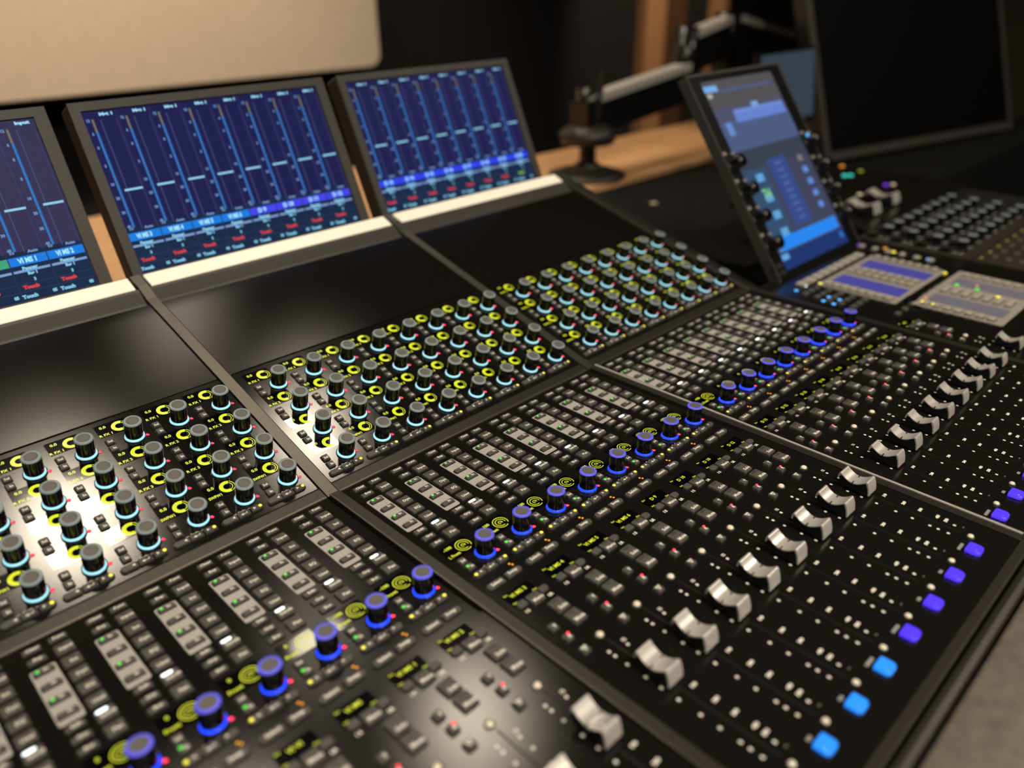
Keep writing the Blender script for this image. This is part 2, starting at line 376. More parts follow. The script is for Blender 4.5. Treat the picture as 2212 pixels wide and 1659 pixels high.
# ---------------------------------------------------------------- knob units (upper tilted row)
def knob_module(col, label, names, tilt=AK, org=K0, unlit=False, skip=None):
    t=thing('knob_module',label,'console knob unit',(col*PX,org[0],org[1]),(tilt,0,0),'knob units of the console' if not unlit else None)
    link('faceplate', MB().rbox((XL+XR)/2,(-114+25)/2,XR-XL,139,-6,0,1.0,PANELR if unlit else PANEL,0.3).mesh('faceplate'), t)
    if not unlit:
        link('edge_bar', MB().extrude_x([(-114.2,0.1),(-115.5,0.6),(-123.0,0.6),(-125.0,-0.5),(-125.0,-4),(-114.2,-6)],XL,XR,FRAME).box(XL,XR,-124.6,-123.4,0.3,0.75,RAIL).mesh('edge_bar'), t)
    for c in range(8):
        for r in range(4):
            if skip and skip(c,r): continue
            x=c*32.0; s=-(0,31.1,61.9,92.3)[r]-0.6
            k=knob_set(t,(x+4.4,s-2.0,0),15.2,CYAN if not unlit else COLLAR,KRIM)
            d=part('oledk','small_display', lambda: MB().rbox(-4.6,0.4,21,13,0,0.12,0.4,GLASS), t,(x+0.4,s+14.0,0.02))
            if not unlit:
                part(('rk',names[r]),'readout',readout_k('0.0',names[r]),d,(0,0,0.13))
                part('redled','indicator_or_glint',redled,t,(x+12.2,s-4.6,0.02))
            part('selk','small_button',button(5.0,5.2,1.8,0.5,'Sel',2.0,0,-0.6),t,(x-11.2,s+1.0,0))
            part('ink','small_button',button(5.0,5.2,1.8,0.5,'In',2.1,0.6,-0.6),t,(x-11.6,s-6.4,0))
        x=c*32.0; s=-107.4
        if unlit: continue
        part('arlk','arrow_button',button(10.0,4.2,2.0,(0.5,2.0,2.0,0.5),extra=lambda b,h: tri(b,2.6,0,1.1,h+.06,WTXT,'l')),t,(x-12.6,s,0))
        part('entk','enter_button',button(8.4,4.4,2.0,0.5,extra=enter_icon),t,(x-2.9,s+0.2,0))
        part('arrk','arrow_button',button(8.2,4.2,2.0,(2.0,0.5,0.5,2.0),led=(2.4,0,1.15,YLED),extra=lambda b,h: tri(b,-1.6,0,1.1,h+.06,WTXT,'r')),t,(x+6.3,s+0.4,0))
        part('cfg','printed_legend',config_print,t,(x-2.6,s+3.5,0))
    return t
KN=(['R FX 1','R FX 2','R FX 3','SWFW1'],)*3
knob_module(0,'tilted black knob unit at the left, four rows of glowing knobs, bright glare across it',KN[0])
knob_module(1,'tilted black knob unit in the middle of the console, glare only on its left corner',KN[1])
knob_module(2,'tilted black knob unit on the right, nearest the touch screen, no glare on it',KN[2])

# ---------------------------------------------------------------- channel button units (middle row)
def wide(txt): return button(8.9,3.7,1.6,0.5,txt,2.1,0.6,-0.1)
def process_module(col,label,vals,last):
    t=thing('process_module',label,'console button unit',(col*PX,P0[0],P0[1]),(0,0,0),'button units of the console')
    link('faceplate', MB().rbox((XL+XR)/2,(89-66)/2,XR-XL,155,-6,0,1.0,PANELF,0.3).mesh('faceplate'), t)
    for c in range(8):
        x=c*32.0
        part('chplate','channel_plate',lambda: MB().rbox(0,0,12.4,46.2,0.0,0.35,1.3,PLATE,0.15),t,(x-10.0,42.6,0.02))
        for i,(tx,s) in enumerate((('Clear',81.6),('Exp',72.2),('Edit',14.8),('Grp',6.2),('Bus',-2.2))):
            part(('w',tx),'wide_button',wide(tx),t,(x-10.3,s,0))
        part(('w','Func'),'wide_button',wide('Func'),t,(x+2.6,81.8,0))
        for i,s in enumerate((61.6,49.4,37.4,25.4)):
            part(('in',i%2==0),'in_button',button(9.2,3.6,1.7,0.6,'In',2.1,1.2,0,led=(-2.8,0.4,0.95,GLED) if i%2==0 else None),t,(x-10.1,s,0.3))
        for tx,s in (('Input',71.4),('Ins',59.4),('Dyn',47.5),('EQ',35.7),('User',23.8),('Sends',11.9),('Pan',0.0)):
            part(('sq',tx),'square_button',button(9.0,8.0,1.8,0.7,tx,2.3,0.9,-1.0,window=(-1.0,2.3,5.8,2.1),lit=(tx=='Sends')),t,(x+2.8,s,0))
        d=part('oledp','small_display', lambda: MB().rbox(-4.6,0,21,14,0,0.12,0.4,GLASS), t,(x+0.3,-14.8,0.02))
        v=vals[c]; part(('rp',v),'readout',readout_p(*v),d,(0,0,0.13))
        part('selk','small_button',button(5.0,5.2,1.8,0.5,'Sel',2.0,0,-0.6),t,(x-11.0,-26.8,0))
        part('inp','small_button',button(5.2,5.2,1.8,0.5,'In',2.1,1.1,-0.6,led=(-1.2,0.6,1.05,GLED)),t,(x-11.0,-33.8,0))
        knob_set(t,(x+5.0,-29.8,0),14.6,BLUE,KRIMB)
        part('redled','indicator_or_glint',redled,t,(x+12.3,-33.3,0.02))
        part('arlp','arrow_button',button(8.0,4.2,2.0,(0.5,2.0,2.0,0.5),led=(-2.5,0,1.15,YLED),extra=lambda b,h: tri(b,1.2,0,1.0,h+.06,WTXT,'l')),t,(x-11.2,-42.4,0))
        part('entk','enter_button',button(8.4,4.4,2.0,0.5,extra=enter_icon),t,(x-2.1,-42.5,0))
        on=(c<7 and col==1) or (col==0 and c==7)
        part(('arrp',on),'arrow_button',button(8.0,4.2,2.0,(2.0,0.5,0.5,2.0),led=(2.4,0,1.15,YLED) if on else None,extra=lambda b,h: tri(b,-1.4,0,1.0,h+.06,WTXT,'r')),t,(x+7.4,-42.4,0))
        part('cfg','printed_legend',config_print,t,(x-2.0,-39.4,0))
        if c<7: part('amber','indicator_or_glint',led(0.75,AGLOW,0.4),t,(x+8.0,-47.8,0.02)); part('amber','indicator_or_glint',led(0.75,AGLOW,0.4),t,(x+9.0,-49.6,0.02))  # glowing dots stand in for the orange reflection of the yellow light
        part('sele','pill_button',button(12.4,4.8,1.7,(0.6,2.3,2.3,0.6),'Select',2.3,0.8,0),t,(x-10.6,-55.6,0))
        part('swap','pill_button',button(12.0,4.8,1.7,(2.3,0.6,0.6,2.3),'Swap',2.3,-0.6,0),t,(x+4.2,-55.3,0))
    return t
process_module(0,'flat black button unit at the lower left with seven small glowing blue knobs in view',[('0','Front')]*6+[('-100','Front')]*2,0)
process_module(1,'flat black button unit in the middle, sharpest in view, eight blue knobs in front',[('-100','L Front')]*8,0)
process_module(2,'flat black button unit on the right beside the grey keypads, blurred rows of buttons',[('-100','L Front')]+[('0','L')]*7,0)

# ---------------------------------------------------------------- fader units (front row)
def cap_mesh():
    b=MB(); W=5.7
    # top shell: profile along y (front is negative), scooped between two ridges
    top=[]
    for i in range(19):
        u=i/18.0; y=-7.9+15.8*u; z=11.1-3.7*math.sin(PI*u)**0.9; top.append((y,z))
    front=[(-12.0,2.2),(-11.7,5.0),(-11.0,8.0),(-10.1,10.3),(-9.6,11.2),(-9.0,11.6),(-8.3,11.5)]; back=[(8.3,11.5),(9.0,11.6),(9.6,11.1),(10.0,9.6),(10.2,7.6)]
    prof=front+top+back
    n=len(prof); o=[(-W,y,z) for y,z in prof]+[(W,y,z) for y,z in prof]
    b.add(o,[(i,n+i,n+i+1,i+1) for i in range(n-1)],SILVER,True)
    inner=[(-11.2,2.2),(-10.8,5.0),(-10.1,7.6),(-9.2,9.6),(-8.6,10.6)]+[(y*0.97,z-0.75) for y,z in top[1:-1]]+[(8.7,10.0),(9.3,7.6)]
    for sx in (-W,W):
        a=[(sx,y,z) for y,z in prof]; c=[(sx,y,z) for y,z in inner]
        k=min(len(a),len(c)); fs=[]
        m=len(a)
        idx=[round(i*(len(c)-1)/(m-1)) for i in range(m)]
        vs=a+c
        for i in range(m-1):
            f=[i,i+1,m+idx[i+1]]+([m+idx[i]] if idx[i]!=idx[i+1] else [])
            fs.append(tuple(f) if sx>0 else tuple(reversed(f)))
        b.add(vs,fs,SILVER)
    # black body under the shell
    body=[(y,z-0.05) for y,z in inner]+[(8.0,3.4),(4.0,2.2),(-4.0,2.2),(-7.0,1.2)]
    b.extrude_x(list(reversed(body)),-W+0.25,W-0.25,CAPBLK)
    b.box(-0.5,0.5,-3,3,-3,2.4,CAPBLK)
    # centre notches on both edges
    zc=7.55
    for sx in (-1,1): b.box(min(sx*W*1.02,sx*W*0.6),max(sx*W*1.02,sx*W*0.6),-0.33,0.33,zc-1.6,zc+0.3,NOTCH)
    return b
def scale_print():
    b=MB()
    L=(-59,-63,-70.9,-82.5,-92,-102.1,-114.6,-125.1,-135.9,-141,-147)
    for i,(s,tx) in enumerate(zip(L,'65505050505')):
        b.rbox(-6.1,s,1.6,1.9,0.0,0.03,0.6,WTXT)
    for s,tx in zip((-62.6,-71.0,-82.4,-92.0,-102.1,-114.6,-125.2,-135.9,-141.2,-146.8),('6','0','5','5','10','20','30','40','50','60')):
        if tx in '605': b.rbox(4.9,s,1.6,1.9,0.0,0.03,0.6,WTXT)
        else: b.text(tx,6.7,s,1.75,0.03,WTXT,bold=0.07,squash=1.7)
    b.text('12',6.0,-58.9,1.9,0.03,WTXT,bold=0.05)
    b.text('OO',6.5,-151.5,0.9,0.02,GTXT)
    b.quad(-0.5,0.5,-152.5,-52.5,0.012,WELL)
    return b
def led_button(m):
    def fn():
        b=MB(); b.rbox(0,0,11.0,9.2,0.02,0.3,(3.4,3.4,1.0,1.0),WELL)
        b.rbox(0,0,9.8,8.6,0.2,2.6,(1.0,1.0,2.6,2.6),m,0.6); b.rbox(0.4,0,7.2,4.4,2.55,3.0,1.6,m,0.35); return b
    return fn
def fader_module(col,label,names,sel,lvl=None,only=None,x_from=None,x_to=None):
    t=thing('fader_module',label,'console fader unit',(col*PX,F0[0],F0[1]),(0,0,0),'fader units of the console')
    xl = XL if x_from is None else x_from; xr = XR if x_to is None else x_to
    link('faceplate', MB().rbox((xl+xr)/2,(-181+10)/2,xr-xl,191,-8,0,1.0,PANELF,0.3).mesh('faceplate'), t)
    for c in range(8):
        if only is not None and c not in only: continue
        x=c*32.0
        d=part('oledf','small_display', lambda: MB().rbox(0,0,20.5,12.5,0,0.12,0.4,GLASS), t,(x-7.0,5.6-2.0,0.02))
        nm=names[c]
        def ro(nm=nm):
            b=MB(); b.text(nm,-0.4,2.6,2.7,0.02,YEL,maxw=12.5,bold=0.02); b.text('Rev',-7.8,5.2,1.3,0.02,YEL,bold=0.02); b.text('Out',8.0,-2.4,1.3,0.02,YEL,bold=0.02); b.text('Inst',-7.9,-2.8,1.3,0.02,YEL,bold=0.02); return b
        part(('rf',nm),'readout',ro,d,(0,0,0.13))
        part('sm1','half_round_button',button(6.4,4.6,1.7,(2.2,0.5,0.5,2.2)),t,(x+4.2,-2.6,0))
        part('sm2','half_round_button',button(6.4,4.6,1.7,(0.5,2.2,2.2,0.5)),t,(x-13.6,-2.8,0))
        part(('sq','Menu'),'square_button',button(8.8,8.2,1.9,0.7,'Menu',2.3,0.6,-1.6,window=(0,2.6,5.4,1.6)),t,(x-4.6,-4.9,0))
        part(('sq','Solo'),'square_button',button(9.1,10.0,1.9,0.7,'Solo',2.4,0.8,-2.4,window=(0,3.2,5.4,1.8)),t,(x+0.6,-18.0,0))
        part(('sq','Mute'),'square_button',button(9.1,10.0,1.9,0.7,'Mute',2.4,0.8,-2.4,window=(0,3.2,5.4,1.8)),t,(x+0.6,-30.2,0))
        part('sfa','small_button',button(5.0,5.0,2.2,0.5,'T',2.0,1.0,-0.5,bold=0.06),t,(x-14.4,-27.5,0))
        part(('sfb',c>=6 and col==2),'small_button',button(5.0,5.0,2.2,0.5,'R',2.0,1.0,-0.6,led=(1.6,1.4,0.85,RLED),bold=0.06),t,(x-14.1,-37.9,0))
        part('att','round_lamp',lambda: MB().lathe(0,0,[(2.9,0),(2.9,0.5),(2.2,0.6),(2.0,0.5)],LENSRIM,18).lathe(0,0,[(2.0,0.4),(1.8,1.3),(0.9,1.8),(0.05,1.9)],CLEARL,18),t,(x,-48.0,0.02))
        part('trib','triangle_button',button(5.2,5.0,2.2,0.5,extra=lambda b,h:(tri(b,0,0.1,1.9,h+.06,WTXT,'d'),tri(b,0,0.2,0.8,h+.08,RUB,'d'))),t,(x-14.2,-49.8,0))
        def leg():
            b=MB(); b.text('LR',0,0,2.0,0.03,WTXT,bold=0.05); b.text('I S',-18.6,-0.3,2.0,0.03,WTXT,bold=0.05); return b
        part('fleg','printed_legend',leg,t,(x+4.6,-8.0,0))
        part('fscale','fader_scale',scale_print,t,(x+0.4,0,0.03))
        if not (lvl and lvl.get(c)=='off'):
            part('fcap','fader_cap',cap_mesh,t,(x+0.4,-84.2+(lvl or {}).get(c,0),0))
        part('att2','round_lamp',lambda: MB().lathe(0,0,[(2.3,0),(2.3,0.5),(1.8,0.6)],LENSRIM,18).lathe(0,0,[(1.8,0.4),(1.6,1.2),(0.8,1.7),(0.05,1.8)],CLEARL,18),t,(x,-158.0,0.02))
        part(('padl',(c*3)%4<2),'printed_legend',lambda: MB().rbox(0,0,7.8 if (c*3)%4<2 else 3.6,1.9,0.0,0.03,0.4,GTXT),t,(x-14.0,-156.9,0.03))
        if sel[c]: part(('selb',sel[c].name),'select_button',led_button(sel[c]),t,(x-12.8,-164.2,0))
    return t
fader_module(0,'flat black fader unit at the bottom edge with bright glare around its faders',['VI MS','VI MS','VI MS','VI V','VI VI','VI MS','VI MS 1','VI MS 2'],[SELC]*8,{5:-14,6:-13,4:-30})
fader_module(1,'flat black fader unit in the middle with four cyan and four violet lit buttons',['VI MS 3','VI MS 4','VI MS 5','VI MS 6','D 9','D 10','D 10','D 12'],[SELC]*4+[SELV]*4)
fader_module(2,'flat black fader unit on the right with eight silver faders and violet lit buttons',['D 11','D 12','D 13','D 14','D 15','D 16','D 17','D 18'],[SELV]*8)
fader_module(3,'flat black fader unit at the far right edge with a single silver fader in view',['M 1']+['']*7,[SELV]*8,only=(0,),x_from=-21,x_to=40)

# ---------------------------------------------------------------- blank panels, light bars, displays
SB=('left','middle','right')
for col in range(3):
    lb=('plain black blank panel at the left with a soft glow near its upper corner','plain black blank panel in the middle below the eight-channel display','plain black blank panel on the right next to the black gap')[col]
    t=thing('blank_panel',lb,'blank panel',(col*PX,K0[0],K0[1]),(AK,0,0),'blank panels of the console')
    link('panel', MB().rbox((XL+XR)/2,(26.2+143)/2,XR-XL,116.8,-6,0,1.0,BLANK,0.4).mesh('panel'), t)
    link('lip', MB().extrude_x([(143.2,-6),(143.2,-1.5),(145,-2.6),(149,-2.2),(154,0.6),(160,3.0),(163.3,3.6),(163.3,-6)],XL,XR,BEZEL,False).mesh('lip'), t)
    t=thing('light_bar',('cream glowing light strip below the left display','cream glowing light strip below the middle display','cream glowing light strip below the right display')[col],'light bar',(col*PX,K0[0],K0[1]),(AK,0,0),'light strips under the displays')
    link('base', MB().box(XL+1,XR-1,163.6,181,-6,3.2,CHASS).mesh('base'), t)
    link('diffuser', MB().extrude_x([(163.8,3.3),(164.2,4.2),(179.6,6.2),(180.6,5.4),(180.6,3.3)],XL+2,XR-2,BAR).mesh('diffuser'), t)

def screen_content(b, col):
    x0=-14.3; x1=219.6; s0=4.6; s1=149.2; z=0.0
    BG=(0.011,0.012,0.075) if col!=0 else (0.035,0.032,0.085); NV=(0.008,0.022,0.06)
    b.quad(x0,x1,44.5,s1,z,SCREEN,BG); b.quad(x0,x1,s0,44.5,z,SCREEN,NV)
    T=(0.25,0.62,0.85); TL=(0.16,0.30,0.62); pitch=(x1-x0)/8
    for c in range(8):
        x=x0+c*pitch; q=lambda a,bb,s_,e,cl,zz=0.05: b.quad(x+a,x+bb,s_,e,z+zz,SCREEN,cl)
        q(pitch-0.5,pitch,s0,s1,(0.03,0.03,0.11))
        b.text(('Input','Mst 1','Ovr 1')[col],x+20,146.2,2.5,z+0.08,SCREEN,bold=0.06,col=(0.35,0.72,0.92),squash=1.5)
        q(6.4,8.2,131,142.4,(0.17,0.16,0.11)); q(6.4,8.2,45,131,(0.035,0.17,0.50)); q(8.2,8.8,45,131,(0.02,0.06,0.2))
        for sv,tx in zip((141.5,129.9,117.6,101.4,84.9,72.4,59.3,46.5),('12','6','0','5','10','20','30','40')):
            b.text(tx,x+3.6,sv,2.3,z+0.08,SCREEN,bold=0.05,col=TL)
        q(13.6,14.3,43,141,(0.07,0.08,0.18)); q(27.2,27.8,43,141,(0.05,0.05,0.14))
        q(11.6,27.6,77.3,79.2,(0.28,0.62,0.82),0.1)
        b.text('Auto',x+20,43.6,2.2,z+0.08,SCREEN,bold=0.05,col=(0.2,0.33,0.6),squash=1.2); b.text('0.0',x+4.6,44.2,2.0,z+0.08,SCREEN,bold=0.04,col=(0.2,0.33,0.6))
        band=((0.05,0.36,0.20) if c<6 else (0.01,0.20,0.75)) if col==0 else (((0.01,0.20,0.75) if c<4 else (0.06,0.06,0.80)) if col==1 else (0.03,0.06,0.85))
        q(0.3,pitch-0.6,33.3,40.4,band,0.06)
        b.text(('VI 1','VI 2','VI 3','VI 4','VI 5','VI 6','VI MS 1','VI MS 2','VI MS 3','VI MS 4','VI MS 5','VI MS 6','D 9','D 10','D 11','D 12','D 13','D 14','D 15','D 16','D 17','D 18','D 19','D 20')[col*8+c],x+13.5,37,4.0,z+0.09,SCREEN,maxw=14,bold=0.05,col=(0.42,0.85,0.95))
        q(0.6,pitch-1,27.6,29.6,(0.20,0.34,0.62),0.06)
        b.text('Panner',x+13.5,30.6,2.6,z+0.1,SCREEN,bold=0.06,col=T,squash=1.1); b.text('Bus 1',x+13.8,26.2,2.4,z+0.1,SCREEN,bold=0.06,col=T); b.text('3',x+13.8,20.9,2.4,z+0.1,SCREEN,bold=0.06,col=T)
        if col==2 and c==7: b.text('Read',x+9,15.4,2.8,z+0.1,SCREEN,bold=0.07,col=(0.25,0.5,0.05),squash=1.2)
        else: b.text('Touch',x+9,15.4,2.8,z+0.1,SCREEN,bold=0.07,col=(0.70,0.06,0.07),squash=1.15)
        b.text('Touch',x+5.6,8.0,2.8,z+0.1,SCREEN,bold=0.06,col=T,squash=1.1); b.text('05',x+pitch-4.5,8.4,2.4,z+0.1,SCREEN,bold=0.06,col=T)
        for sv in (18,12): q(1,pitch-1,sv,sv+0.4,(0.03,0.05,0.11))
for col in range(3):
    lb=('left meter display, cut by the picture edge, green and blue colour bands','middle meter display with eight blue level meters above the longest visible light strip','right meter display, nearest the monitor arm, eight blue level meters')[col]
    t=thing('meter_display',lb,'display',(col*PX,471.7,76.0),(1.1421,0,0),'meter displays of the console')
    b=MB(); b.rbox(103.7,79,255.0,157.6,-20,-1.0,3,CHASS,1.2)
    link('housing', b.mesh('housing'), t)
    b=MB(); x0,x1,s0,s1=-14.8,220.1,4.1,149.7; X0,X1,Y0,Y1=-23.4,230.8,0.6,157.4
    for (a,bb,c_,d_) in ((X0,x0,Y0,Y1),(x1,X1,Y0,Y1),(x0,x1,Y0,s0),(x0,x1,s1,Y1)): b.box(a,bb,c_,d_,-1.2,1.2,BEZEL)
    link('bezel', b.mesh('bezel'), t)
    b=MB(); screen_content(b,col); sc_=link('screen', b.mesh('screen'), t,(0,0,-0.9))
    lab(sc_,'lit dark blue screen with level meters')
    link('support_foot', MB().box(60,150,2,70,-54,-20,CHASS).mesh('support_foot'), t)

# ---------------------------------------------------------------- rails between the columns, and chassis
def on_k(s,h): return (K0[0]+s*math.cos(AK)-h*math.sin(AK), K0[1]+s*math.sin(AK)+h*math.cos(AK))
for i in range(4):
    lb=('at the left picture side','between the left and middle columns','between the middle and right columns','at the right end of the knob units')[i]
    t=thing('divider_rail','slim satin metal rail '+lb,'divider rail',(i*PX-26.2,0,0),(0,0,0),'rails between the console columns')
    a=on_k(-124.8,0.9); c=on_k(182,5.5); pr=[(a[0],a[1]),on_k(150,1.2),on_k(165,5.0),(c[0],c[1]),on_k(182,-5.5),on_k(-124,-5.5)]
    b=MB(); b.extrude_x(list(reversed(pr)),-4.3,4.3,RAIL); link('upper_rail',b.mesh('upper_rail'),t)
    b=MB(); b.rbox(0,(-181+165)/2,8.2,346,-8,0.5,0.8,FRAME,0.3); 
    b.box(-4.2,-3.0,-180,165,0.3,0.75,RAIL) if i!=2 else b.box(2.0,4.1,-180,165,0.3,1.1,ARMS)
    link('lower_rail',b.mesh('lower_rail'),t)
# last edge of the fader row
t=thing('console_chassis','long black metal chassis carrying all the console units','console chassis',(0,0,-60))
b=MB(); k1=on_k(-125,-6.5); k2=on_k(183,-6.5)
b.extrude_x([(-181,-30),(-181,51.5),(166,51.5),(k1[0],k1[1]+60),(k2[0],k2[1]+60),(k2[0],-30)],-320,820,CHASS)
link('body',b.mesh('body'),t)
b=MB(); b.box(820,1085,-181,148,-30,40,CHASS); b.box(1085,1500,-181,290,-30,44,CHASS); link('side_deck',b.mesh('side_deck'),t)
b=MB(); b.box(-320,1440,-186.0,-181.2,-28,60.8,FRAME); b.box(-320,1440,-186.9,-186.0,-28,59.0,RAIL); link('front_trim',b.mesh('front_trim'),t)
b=MB()
for x in (-250,1300): b.box(x,x+80,-120,240,-700,-30,CHASS)
link('leg',MB().box(-250,-170,-120,240,-700,-30,CHASS).mesh('leg'),t); link('leg',MB().box(1340,1420,-120,240,-700,-30,CHASS).mesh('leg'),t)
# armrest in front
t=thing('armrest','grey padded armrest along the front edge of the console, lower right corner','armrest',(0,-187,-30))
b=MB(); b.extrude_x([(-1.8,-14),(-1.8,29.4),(-3,30.6),(-5.4,31.0),(-8.3,30.2),(-9.2,28),(-9.2,-14)],-320,1440,FRAME); link('trim_strip',b.mesh('trim_strip'),t)
b=MB(); pts=[(-10.6,-14),(-10.8,27.5)]+[(-13-75*u,28.5+6*math.sin(PI*min(1,u*1.3))) for u in [i/10 for i in range(11)]]+[(-100,20),(-104,8),(-100,-14)]
b.extrude_x(pts,-320,1440,LEATH,True); link('pad',b.mesh('pad'),t)

# ---------------------------------------------------------------- master column: keypads, touch display
t=thing('keypad_module','black control unit with a cream framed keypad and two violet displays under the touch screen','keypad unit',(816,P0[0],P0[1]))
link('faceplate', MB().rbox(109.7,(89-66)/2,261,155,-6,0,1,PANELF,0.3).mesh('faceplate'), t)
def key(w,d,m=KEYC,h=2.4): return lambda: MB().rbox(0,0.3,w+2.2,d+2.2,0,0.12,0.8,WELL).rbox(0,0,w,d,0.1,h,0.8,m,0.4)
for i in range(9): part('keyA','key',key(13.5,11),t,(30+i*17.6,57,0.3))
link('keypad_frame', MB().rbox(114,2,144,88,0,0.8,3,PLATEK,0.3).mesh('keypad_frame'), t)
for k,xx in enumerate((78,149)):
    o=link('display', MB().rbox(xx,1,30,76,0.8,1.2,1,LCDV).mesh('display'), t); lab(o,'violet lit display')
for i in range(8):
    s=36-i*9.6
    for xx in (50,108,123,179): part('keyB','key',key(9,6.2,KEYC,2.6),t,(xx,s,0.8))
for (xx,s) in ((-1,17),(14,18),(-2,5),(14,6),(8,53)): part('bl','indicator_or_glint',led(2.2,BLED,1.0),t,(xx,s,0.1))
for (xx,s) in ((27,53),): part('wl','indicator_or_glint',led(2.4,WLED,1.0),t,(xx,s,0.1))
for (xx,s) in ((46,44),(177,-44)): part('yl','indicator_or_glint',led(2.2,YLED,1.0),t,(xx,s,0.8))
for i in range(5):
    for j in range(3): part('keyC','key',key(8,5.5,RUB,2.2),t,(4+j*13,40-i*13.5,0.05))
for i in range(7): part('keyC','key',key(8,5.5,RUB,2.2),t,(16+i*18,-55,0.05))
part('keyblk','key',key(14,12,GLOSSB,3.5),t,(62,-50,0.05))
t=thing('keypad_module','cream framed keypad plate with grey displays and green lights at the right edge','keypad unit',(816,0,0))
link('faceplate', MB().rbox(141,(-181+10)/2,200,191,-8,0,1,PANELF,0.3).mesh('faceplate'), t)
link('keypad_frame', MB().rbox(119,-22,142,88,0,0.8,3,PLATEK,0.3).mesh('keypad_frame'), t)
for xx in (82,150):
    o=link('display', MB().rbox(xx,-23,27,74,0.8,1.2,1,LCDG).mesh('display'), t); lab(o,'dim grey display')
for i in range(7):
    s=10-i*10.6
    part('keyD','key',key(9,5.6,KEYC,2.6),t,(57,s,0.8)); part('keyE','key',key(20,5.0,KEYC,2.6),t,(114,s,0.8)); part('keyD','key',key(9,5.6,KEYC,2.6),t,(176,s,0.8))
for (xx,s,m) in ((60,14,'y'),(60,3,'y'),(128,-38,'y'),(137,7,'g'),(137,-14,'g'),(149,-10,'r'),(72,16,'r')):
    part('kl'+m,'indicator_or_glint',led(2.6,{'y':YLED,'g':GLED,'r':RLED}[m],1.0) if m!='r' else led(1.6,AGLOW,1.0),t,(xx,s,1.2))
o=link('jog_ring', MB().lathe(0,0,[(9,0),(9,3),(13,4),(21,3),(22,0)],KEYC,40).mesh('jog_ring'), t,(136,-88,0))
for i in range(6):
    for j in range(2): part('keyF','key',key(9,5,RUB,2.2),t,(50+i*22,-120-j*12,0.05))
# knob unit beyond the keypads
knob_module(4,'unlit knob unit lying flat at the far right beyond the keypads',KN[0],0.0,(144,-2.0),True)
t=thing('display_button_module','dark button unit beside the unlit knob unit at the right edge, yellow lit legends','console button unit',(1088,28,-2.0))
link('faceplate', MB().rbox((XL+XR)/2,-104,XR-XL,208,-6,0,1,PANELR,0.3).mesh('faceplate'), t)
for i in range(8):
    for j in range(4): part('keyG','key',key(9,6,RUB,2.4),t,(i*32+4,-18-j*15,0.05))
    part('yg','indicator_or_glint',led(2.0,YELDIM,0.5),t,(i*32-6,-6,0.05))
# small coloured lamps row between keypad and knob unit
t=thing('lamp_strip_module','narrow black strip with pink, pale blue and amber lights behind the violet keypad','control strip',(1030,60,-2.0))
link('faceplate', MB().rbox(9,40,34,150,-6,0,0.8,PANELF,0.3).mesh('faceplate'), t)
for y,m,k in ((100,BLED,'a'),(92,VIOL,'b'),(62,AGLOW,'c'),(48,YLED,'d'),(18,YLED,'e'),(6,BLED,'f')): part('ls'+k,'indicator_or_glint',led(2.6,m,1.2),t,(2+(8 if k in 'ac' else 0),y,0.05))
for i in range(7): part('keyH','key',key(9,6,KEYC,2.2),t,(-2,104-i*17,0.05))

# touch display on its hinge
TA=math.atan2(203-8,300-160)
t=thing('touch_display','upright touch display with a blue lit screen and side knobs, leaning back','touch display',(936.5,160-4*math.cos(TA),8-4*math.sin(TA)-3),(TA,0,0))
H=240
link('housing', MB().rbox(0,H/2+4,204,H+17,-12,-1,4,GLOSSB,2).mesh('housing'), t)
b=MB()
for (x0,x1,y0,y1) in ((-102,-81,-5,H+13),(81,102,-5,H+13),(-81,81,-5,3.5),(-81,81,H+4.5,H+13)): b.box(x0,x1,y0,y1,-1.2,1.0,GLOSSB)
b.box(-103.5,-101,-5,H+13,-11,1.4,BEZEL); b.box(101,103.5,-5,H+13,-11,1.4,BEZEL); b.box(-103,103,H+11,H+14,-11,1.4,BEZEL)
link('bezel', b.mesh('bezel'), t)
b=MB(); q=lambda x0,x1,s0,s1,c,z=0.05:b.quad(x0-80.5,x1-80.5,s0+4,s1+4,z,SCREEN,c)
G1=(0.085,0.085,0.09); 
q(0,161,0,240,(0.05,0.055,0.10),0.0)
q(0,161,205,240,(0.085,0.08,0.085),0.02); q(0,161,188,205,(0.075,0.085,0.14),0.02); q(0,161,150,188,(0.075,0.105,0.22),0.02); q(0,161,125,150,(0.04,0.05,0.075),0.02)
q(0,52,30,125,(0.035,0.075,0.15),0.02); q(2,30,226,234,(0.18,0.42,0.80)); q(4,14,219,224,(0.45,0.45,0.38)); q(35,150,224,228,(0.08,0.10,0.22))
q(40,156,184,200,(0.13,0.22,0.62)); q(85,100,200,206,(0.2,0.38,0.75)); q(14,26,170,186,(0.14,0.26,0.62))
for i in range(9): q(44+i*12.5,53+i*12.5,196,200,(0.18,0.28,0.65),0.08)
q(62,104,44,132,(0.035,0.07,0.24))
for i in range(9): q(76,92,50+i*9,54+i*9,(0.07,0.12,0.34),0.08)
for s in (118,92,70,48): q(26,42,s-10,s,(0.12,0.36,0.68))
b.text('74',-47,96,12,0.12,SCREEN,bold=0.04,col=(0.22,0.58,0.25))
for s in (126,110,94,78,62): q(132,144,s-8,s,(0.12,0.26,0.68) if s!=126 else (0.2,0.18,0.18))
q(14,155,22,38,(0.02,0.24,0.86)); q(6,14,22,34,(0.1,0.2,0.5)); q(0,161,0,20,(0.012,0.035,0.15),0.03); q(4,20,12,19,(0.12,0.38,0.75)); q(148,156,8,16,(0.03,0.16,0.50))
o=link('screen', b.mesh('screen'), t,(0,0,-0.6)); lab(o,'blue lit screen')
